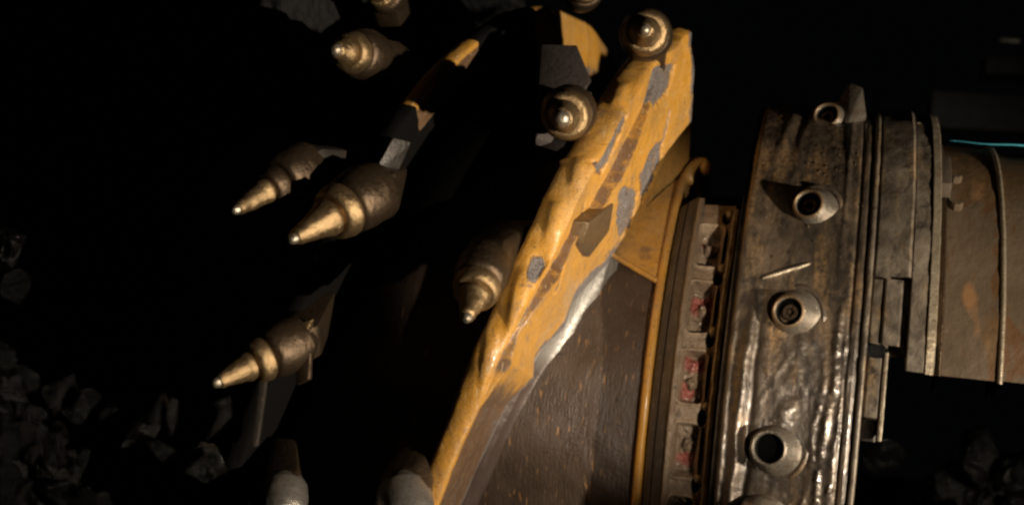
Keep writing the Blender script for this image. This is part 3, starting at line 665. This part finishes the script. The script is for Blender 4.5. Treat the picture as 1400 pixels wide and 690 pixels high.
BOSS = [((.124, .588, 70.0), (.103, .643, 64.2), 1, .80), ((.113, .587, 41.1), (.096, .645, 38.9), 1, .84), ((.100, .587, 22.5), (.085, .645, 21.3), 1, .86), ((.089, .587, 2.6), (.078, .645, 3.0), 0, .92), ((.079, .587, -7.3), (.066, .645, -7.0), 0, .92)]
BL = ['topmost boss with a socket bolt in its mouth', 'second boss from the top with a bronze rim', 'third boss from the top, bolt in its mouth', 'fourth boss with an empty black bore', 'boss cut off by the lower edge']
for (bs, tp, bolt, sc), lb in zip(BOSS, BL):
    a = Vector(pol(*bs)); d = Vector(pol(*tp)) - a
    o = bpy.data.objects.new('boss', boss_me); COL.objects.link(o); o.parent = hous; o['label'] = lb
    o.matrix_local = Matrix.Translation(a - Vector(hous.location)) @ frame(d).to_4x4() @ Matrix.Scale(sc, 4)
    for nm, me in ((('bore', mouth_me), ('socket_bolt', bolt_me), ('mouth_rim', rim_me)) if bolt else (('bore', deep_me),)):
        c = bpy.data.objects.new(nm, me); COL.objects.link(c); c.parent = o
    # rough weld round the foot
    pts = []; m3 = frame(d)
    for k in range(40):
        an = 2 * math.pi * k / 40; pts.append((math.cos(an), math.sin(an)))
    P = []
    for cx_, sy_ in pts:
        row = []
        for j in range(8):
            b2 = 2 * math.pi * j / 8; rr_ = .0500 + .006 * math.cos(b2); row.append((rr_ * cx_, rr_ * sy_, -.001 + .006 * math.sin(b2)))
        P.append(row)
    P.append(P[0]); P = np.array(P); P = P + .004 * fbm(P * 70 + sc * 9 + bs[2], 3)[..., None]; P[-1] = P[0]
    me = grid_mesh('foot_weld', P, {'cyl': P, 'wet': 0 * P[..., 0] + .6}, wrap_v=True); me.materials.append(MR); me.polygons.foreach_set('use_smooth', [True] * len(me.polygons))
    c = bpy.data.objects.new('foot_weld', me); COL.objects.link(c); c.parent = o
# flat tab behind the topmost boss
tb = [(.128, .615, 72), (.148, .655, 74), (.172, .650, 72), (.182, .610, 68), (.150, .600, 66)]
P = [Vector(pol(*p)) for p in tb]; nn = Vector((0, -.9, .3)).normalized()
o = link('tab', hull_mesh('tab', P + [p - nn * .02 for p in P], .003), MBOSS, hous); autosmooth(o.data, 30); o['label'] = 'pale flat tab behind the topmost boss'
# raised weld bar across the ring
kk = np.linspace(0, 1, 40)
tube('weld_bar', [tuple(pol(.046 + .070 * k, .6015, 27.2 + 3.2 * k)) for k in kk], [.0034 * (1 - abs(2 * k - 1) ** 6 * .7) for k in kk], MPALE, hous, 8, .5, 110)
# illegible rows of weld spatter that once were stamped marks
bm = bmesh.new(); rg = random.Random(4)
for (x0, x1, t0, t1) in ((.088, .168, 55.5, 54.6), (.094, .166, 51.0, 50.4), (.118, .158, 46.9, 46.5)):
    k = x0
    while k < x1:
        k += rg.uniform(.005, .018); u_ = (k - x0) / (x1 - x0); hgt = rg.uniform(.002, .008)
        m4 = Matrix.Translation(Vector(pol(k, .6005, t0 + (t1 - t0) * u_ + rg.uniform(-1.7, 1.7)))) @ frame(pol(0, 1, t0)).to_4x4() @ Matrix.Rotation(rg.uniform(-.6, .6), 4, 'Z') @ Matrix.Diagonal((rg.uniform(.0008, .0018), hgt * .7, .0013, 1))
        bmesh.ops.create_icosphere(bm, subdivisions=1, radius=1, matrix=m4)
for _ in range(16):
    x_ = rg.uniform(.05, .19); t_ = rg.choice([rg.uniform(30, 48), rg.uniform(5, 60)]); q = rg.uniform(.0006, .0014)
    bmesh.ops.create_icosphere(bm, subdivisions=1, radius=1, matrix=Matrix.Translation(Vector(pol(x_, .6006, t_))) @ Matrix.Diagonal((q, q * rg.uniform(.8, 2.5), q * rg.uniform(.8, 3), 1)))
me = bpy.data.meshes.new('weld_spatter'); bm.to_mesh(me); bm.free(); sp = link('weld_spatter', me, MHOLD, hous); sp['kind'] = 'stuff'
arc('edge_band', [(.1985, .56), (.1985, .5985), (.2010, .6015), (.2065, .6015), (.2085, .598), (.2085, .56)], -70, 290, MR2, hous, .004, 420, .0012, 50, ch=.0012, seed=5, caps=False)

# ================================================================== GEARBOX COVER (stops short at the bottom)
gear = root('gearbox_cover', (.26, 0, -.1), 'stepped grey-brown cover segments between studded ring and round arm', 'gearbox cover')
arc('cover_core', [(.2090, .45), (.2090, .579), (.2650, .579), (.2650, .45)], 17.8, 119, MR2, gear, .005, 200, .002, 34, ch=.002, seed=1, und=12)
arc('cover_segment', [(.2092, .45), (.2092, .6005), (.2640, .6035), (.2645, .45)], 29.5, 120, MR2, gear, .004, 260, .0018, 26, ch=.004, ragged=1.2, seed=2, und=8)
arc('cover_segment', [(.2094, .45), (.2094, .593), (.2262, .594), (.2266, .45)], 19.3, 29.2, MR2, gear, .004, 40, .0015, 40, ch=.003, seed=4, und=8)
arc('cover_segment', [(.2270, .45), (.2270, .5975), (.2540, .5975), (.2545, .45)], 19.0, 29.2, MR2, gear, .004, 40, .0015, 40, ch=.003, seed=6, und=8)
arc('cover_segment', [(.2105, .45), (.2105, .583), (.2330, .584), (.2330, .45)], 8.6, 17.4, MR2, gear, .004, 40, .001, 40, ch=.003, seed=7, und=8)
arc('cover_flange', [(.2335, .45), (.2335, .587), (.240, .587), (.242, .45)], 5.4, 18.2, MPALE, gear, .004, 50, .0012, 40, ch=.002, seed=9, und=10)
arc('cover_foot', [(.2108, .45), (.2108, .570), (.2320, .572), (.2320, .45)], 5.2, 8.4, MDARK, gear, .004, 20, .002, 40, ch=.003, seed=10, und=10)
lump('grease_clot', pol(.222, .583, 18.3), (1, 0, 0), (.006, .010, .017), MCOAL, gear, .7, 5, 4)
arc('cover_band', [(.2646, .45), (.2646, .5975), (.2910, .5965), (.2910, .45)], 15.6, 118, MR2, gear, .004, 280, .0014, 40, ch=.002, seed=12, und=14)
arc('cover_flange', [(.2912, .45), (.2912, .5990), (.3045, .5970), (.3050, .45)], 15.4, 118, MPALE, gear, .004, 280, .0018, 45, ch=.0015, seed=13, und=14)
arc('chamfer_corner', [(.2645, .45), (.2645, .598), (.272, .598), (.301, .592), (.301, .45)], 70, 118, MR2, gear, .005, 60, .003, 40, ch=.004, ragged=3, seed=14)

# ================================================================== RANGING ARM
arm = root('ranging_arm', (.42, 0, -.1), 'scuffed grey-brown round arm casing with rust stains at the right edge', 'machine arm')
def casing(name, x0, x1, r0, r1, t0, t1, mat=MARM, nx=70, nt=220):
    T, X = np.meshgrid(np.linspace(t0, t1, nt), np.linspace(x0, x1, nx), indexing='ij')
    R = r0 + (r1 - r0) * (X - x0) / (x1 - x0) + .0016 * fbm(V3(X * 12, T * .05, x0 + 0 * X)) + .0005 * fbm(V3(X * 90, T * .8, 0 * X), 3)
    dirt_shade = 1.05 * sst(38, 66, T) + .9 * np.exp(-(((T - 24) / 6) ** 2 + ((X - .385) / .022) ** 2)) + .7 * np.exp(-(((T - 34) / 3.5) ** 2 + ((X - .36) / .012) ** 2)) - .1
    rust = .9 * np.exp(-(((T - 30.5) / 3.4) ** 2 + ((X - .352) / .011) ** 2)) + .55 * np.exp(-(((T - 26) / 5) ** 2 + ((X - .366) / .010) ** 2)) + .6 * np.exp(-(((T - 55) / 9) ** 2 + ((X - .365) / .02) ** 2))
    # thickness: outer sheet, then fold inwards at both free edges
    Xa = np.concatenate([X[:1], X, X[-1:]], 0); Ta = np.concatenate([T[:1] + 26, T, T[-1:]], 0); Ra = np.concatenate([R[:1] * 0 + .40, R, R[-1:] * 0 + .40], 0)
    da = np.concatenate([dirt_shade[:1], dirt_shade, dirt_shade[-1:]], 0); ru = np.concatenate([rust[:1], rust, rust[-1:]], 0); ru = np.concatenate([ru[:, :1], ru, ru[:, -1:]], 1)
    Xa = np.concatenate([Xa[:, :1], Xa, Xa[:, -1:]], 1); Ta = np.concatenate([Ta[:, :1], Ta, Ta[:, -1:]], 1); Ra = np.concatenate([Ra[:, :1] * 0 + .40, Ra, Ra[:, -1:] * 0 + .40], 1); da = np.concatenate([da[:, :1], da, da[:, -1:]], 1)
    o = link(name, grid_mesh(name, pol(Xa, Ra, Ta), {'cyl': V3(Xa, Ta / 57.3 * .55, Ra), 'dirt_shade': da, 'rust': ru}), mat, arm); autosmooth(o.data, 40); return o
casing('casing', .3165, .398, .545, .545, 16.6, 122)
casing('casing', .4065, 1.1, .535, .535, 17.0, 122)
arc('hoop', [(.3985, .45), (.3985, .546), (.4005, .5490), (.4045, .5490), (.4065, .546), (.4065, .45)], 16.2, 122, MPALE, arm, .004, 260, .001, 40, ch=.001, seed=15, und=14)
arc('hoop', [(.3085, .45), (.3085, .5475), (.3165, .5515), (.3185, .548), (.3185, .45)], 16.4, 122, MHOLD, arm, .004, 260, .0012, 40, ch=.001, seed=16, und=14)
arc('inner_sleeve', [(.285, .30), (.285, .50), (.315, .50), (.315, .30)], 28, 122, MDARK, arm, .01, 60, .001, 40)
o = link('latch_block', hull_mesh('latch_block', [tuple(pol(x, r, t)) for x in (.3055, .3225) for r in (.53, .578) for t in (51.5, 60.5)], .003), MR2, arm); autosmooth(o.data, 30)
for t in (57.8, 49.5):
    m = revolve('bolt_head', [(0, 0), (0, .009), (.012, .009), (.014, .007), (.014, 0)], 6); o = link('bolt_head', m, MARM, arm, False)
    o.matrix_local = Matrix.Translation(Vector(pol(.333, .543, t)) - Vector(arm.location)) @ frame(pol(0, 1, t)).to_4x4()

# cyan hose lying along the top of the arm
pts = [tuple(pol(x, .5555 + .0010 * math.sin(x * 60), 79.5 + .3 * math.sin(x * 14))) for x in np.linspace(.330, .95, 60)]
h = tube('hose', pts, [.0005 + .0012 * min(1, max(0, (p[0] - .36) / .12)) for p in pts], MCYAN, None, 8, .1)
tag(h, 'thin cyan hose lying along the top of the arm', 'hose')

# ================================================================== ROOF SUPPORTS IN THE DARK
def box_me(name, c, s, bev=.01):
    return hull_mesh(name, [(c[0] + a * s[0] / 2, c[1] + b_ * s[1] / 2, c[2] + d_ * s[2] / 2) for a in (-1, 1) for b_ in (-1, 1) for d_ in (-1, 1)], bev)
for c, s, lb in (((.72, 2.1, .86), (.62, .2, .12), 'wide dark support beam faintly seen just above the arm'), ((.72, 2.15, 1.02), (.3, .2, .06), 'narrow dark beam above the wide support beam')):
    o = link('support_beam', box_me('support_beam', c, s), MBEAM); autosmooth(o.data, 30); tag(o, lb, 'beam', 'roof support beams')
o = link('bright_bar', box_me('bright_bar', (.632, 2.0, 1.090), (.062, .03, .012), .003), MWELD); tag(o, 'short shiny metal bar near the upper right corner', 'metal bar')

# ================================================================== COAL
def coal_me(name, s, seed, n=16, detail=2):
    r = random.Random(seed); pts = []
    for _ in range(n):
        v = Vector((r.gauss(0, 1), r.gauss(0, 1), r.gauss(0, 1))).normalized() * r.uniform(.75, 1.0)
        pts.append((v.x * s[0], v.y * s[1], v.z * s[2]))
    me = hull_mesh(name, pts)
    if detail:
        bm = bmesh.new(); bm.from_mesh(me); bmesh.ops.triangulate(bm, faces=bm.faces); bmesh.ops.subdivide_edges(bm, edges=bm.edges, cuts=4, use_grid_fill=True)
        co = np.array([v.co for v in bm.verts]); m_ = min(s); q = fbm(co / m_ * 1.1 + seed, 4) * .16 * m_
        for v, k in zip(bm.verts, q): v.co *= 1 + k / max(v.co.length, 1e-4)
        bm.to_mesh(me); bm.free()
    return me
LUMPS = [ # location, half sizes, rotation, label
    ((-0.817, -1.05, 0.043), (0.0324, 0.036, 0.0396), (.2, .3, .5), 'coal lump highest on the left heap, near the picture edge'),
    ((-0.774, -1.05, 0.033), (0.0324, 0.0216, 0.036), (.5, .1, 1.2), 'blunt coal slab beside the tall leaning shard'),
    ((-0.737, -1.05, 0.033), (0.0101, 0.0144, 0.0252), (.2, .6, .5), 'small upright coal chip beside the tall shard'),
    ((-0.685, -1.05, 0.016), (0.0252, 0.0288, 0.0684), (.1, .45, .9), 'tall leaning coal shard on the left heap'),
    ((-0.651, -1.05, 0.034), (0.0115, 0.0144, 0.036), (.1, .1, .3), 'thin coal splinter right of the tall shard'),
    ((-0.842, -1.05, -0.022), (0.0396, 0.0216, 0.0158), (.2, .6, .3), 'long flat coal piece pointing down to the right'),
    ((-0.865, -1.05, -0.059), (0.0396, 0.036, 0.0216), (.3, .1, .8), 'shiny coal lump in the lower left corner'),
    ((-0.850, -1.05, -0.105), (0.072, 0.0432, 0.0504), (.1, .2, .4), 'large dull coal block at the bottom left corner'),
    ((-0.776, -1.05, -0.047), (0.0115, 0.0216, 0.036), (.3, .4, .2), 'narrow pale-edged coal chip above the bottom edge'),
    ((-0.656, -1.05, -0.006), (0.0288, 0.0288, 0.0144), (.4, .1, .7), 'glinting coal lump right of the leaning shard'),
    ((-0.604, -1.05, -0.019), (0.036, 0.036, 0.0252), (.3, .4, .1), 'coal lump under the lowest lit pick'),
    ((-0.585, -1.05, 0.037), (0.018, 0.0216, 0.036), (.1, .2, .5), 'faint coal lump left of the lowest lit pick'),
    ((-0.905, -1.05, 0.221), (0.0324, 0.0432, 0.0432), (.3, .2, .8), 'rounded coal lump at the left edge, half way up'),
    ((-0.897, -1.05, 0.176), (0.0288, 0.036, 0.0288), (.8, .2, .1), 'glinting coal lump at the left edge below the rounded one'),
    ((.492, .52, -.085), (.055, .05, .095), (.05, .1, .6), 'pointed grey coal lump standing behind the arm'),
    ((.43, .50, -.14), (.05, .05, .06), (.3, .5, .2), 'coal lump left of the pointed one behind the arm'),
    ((.575, .48, -.10), (.05, .05, .05), (.3, .2, .9), 'shiny coal lump at the right edge'),
    ((.49, .42, -.20), (.07, .05, .04), (.2, .3, .3), 'brownish coal lump at the bottom right'),
    ((.30, .48, -.10), (.05, .05, .06), (.6, .2, .3), 'dim coal lump close beside the studded ring'),
]
for k, (loc, s, rot, lb) in enumerate(LUMPS):
    o = link('coal_lump', coal_me('coal_lump', s, 100 + k, 15), MCOAL, None, False)
    o.location = loc; o.rotation_euler = rot; tag(o, lb, 'coal lump', 'loose coal lumps')
# loose rubble that cannot be told apart
rg = random.Random(21); VV = []; FF = []; base = 0
protos = []
for k in range(12):
    me = coal_me('p', (1, 1, 1), k, 12, 0); protos.append((np.array([v.co for v in me.vertices]), [tuple(p.vertices) for p in me.polygons])); bpy.data.meshes.remove(me)
for (cx_, cy_, sx_, sy_, cnt) in ((-.86, -1.12, .24, .20, 2600), (.62, .62, .32, .26, 1500)):
    for _ in range(cnt):
        x_ = rg.gauss(cx_, sx_); y_ = rg.gauss(cy_, sy_)
        if cx_ < 0 and (x_ > -.42 or y_ > -.95): continue
        if cx_ > 0 and (y_ < .38 or x_ < .1): continue
        z_ = float(mound(np.array([[x_]]), np.array([[y_]]))[0, 0]); q = rg.choice([.006, .009, .013, .013, .02, .03]) * rg.uniform(.8, 1.3)
        m3 = (Matrix.Rotation(rg.uniform(0, 6), 3, (rg.random(), rg.random(), rg.random() + .1)) @ Matrix.Diagonal((q, q * rg.uniform(.45, 1), q * rg.uniform(.3, .9))))
        pv, pf = protos[rg.randrange(12)]; VV.append(pv @ np.array(m3).T + np.array((x_, y_, z_ + q * .3))); FF += [tuple(i_ + base for i_ in f_) for f_ in pf]; base += len(pv)
me = bpy.data.meshes.new('coal_rubble'); me.from_pydata(np.concatenate(VV).tolist(), [], FF)
o = link('coal_rubble', me, MCOAL, None, False); tag(o, 'broken black coal rubble heaped round the drum', 'coal rubble', None, 'stuff')
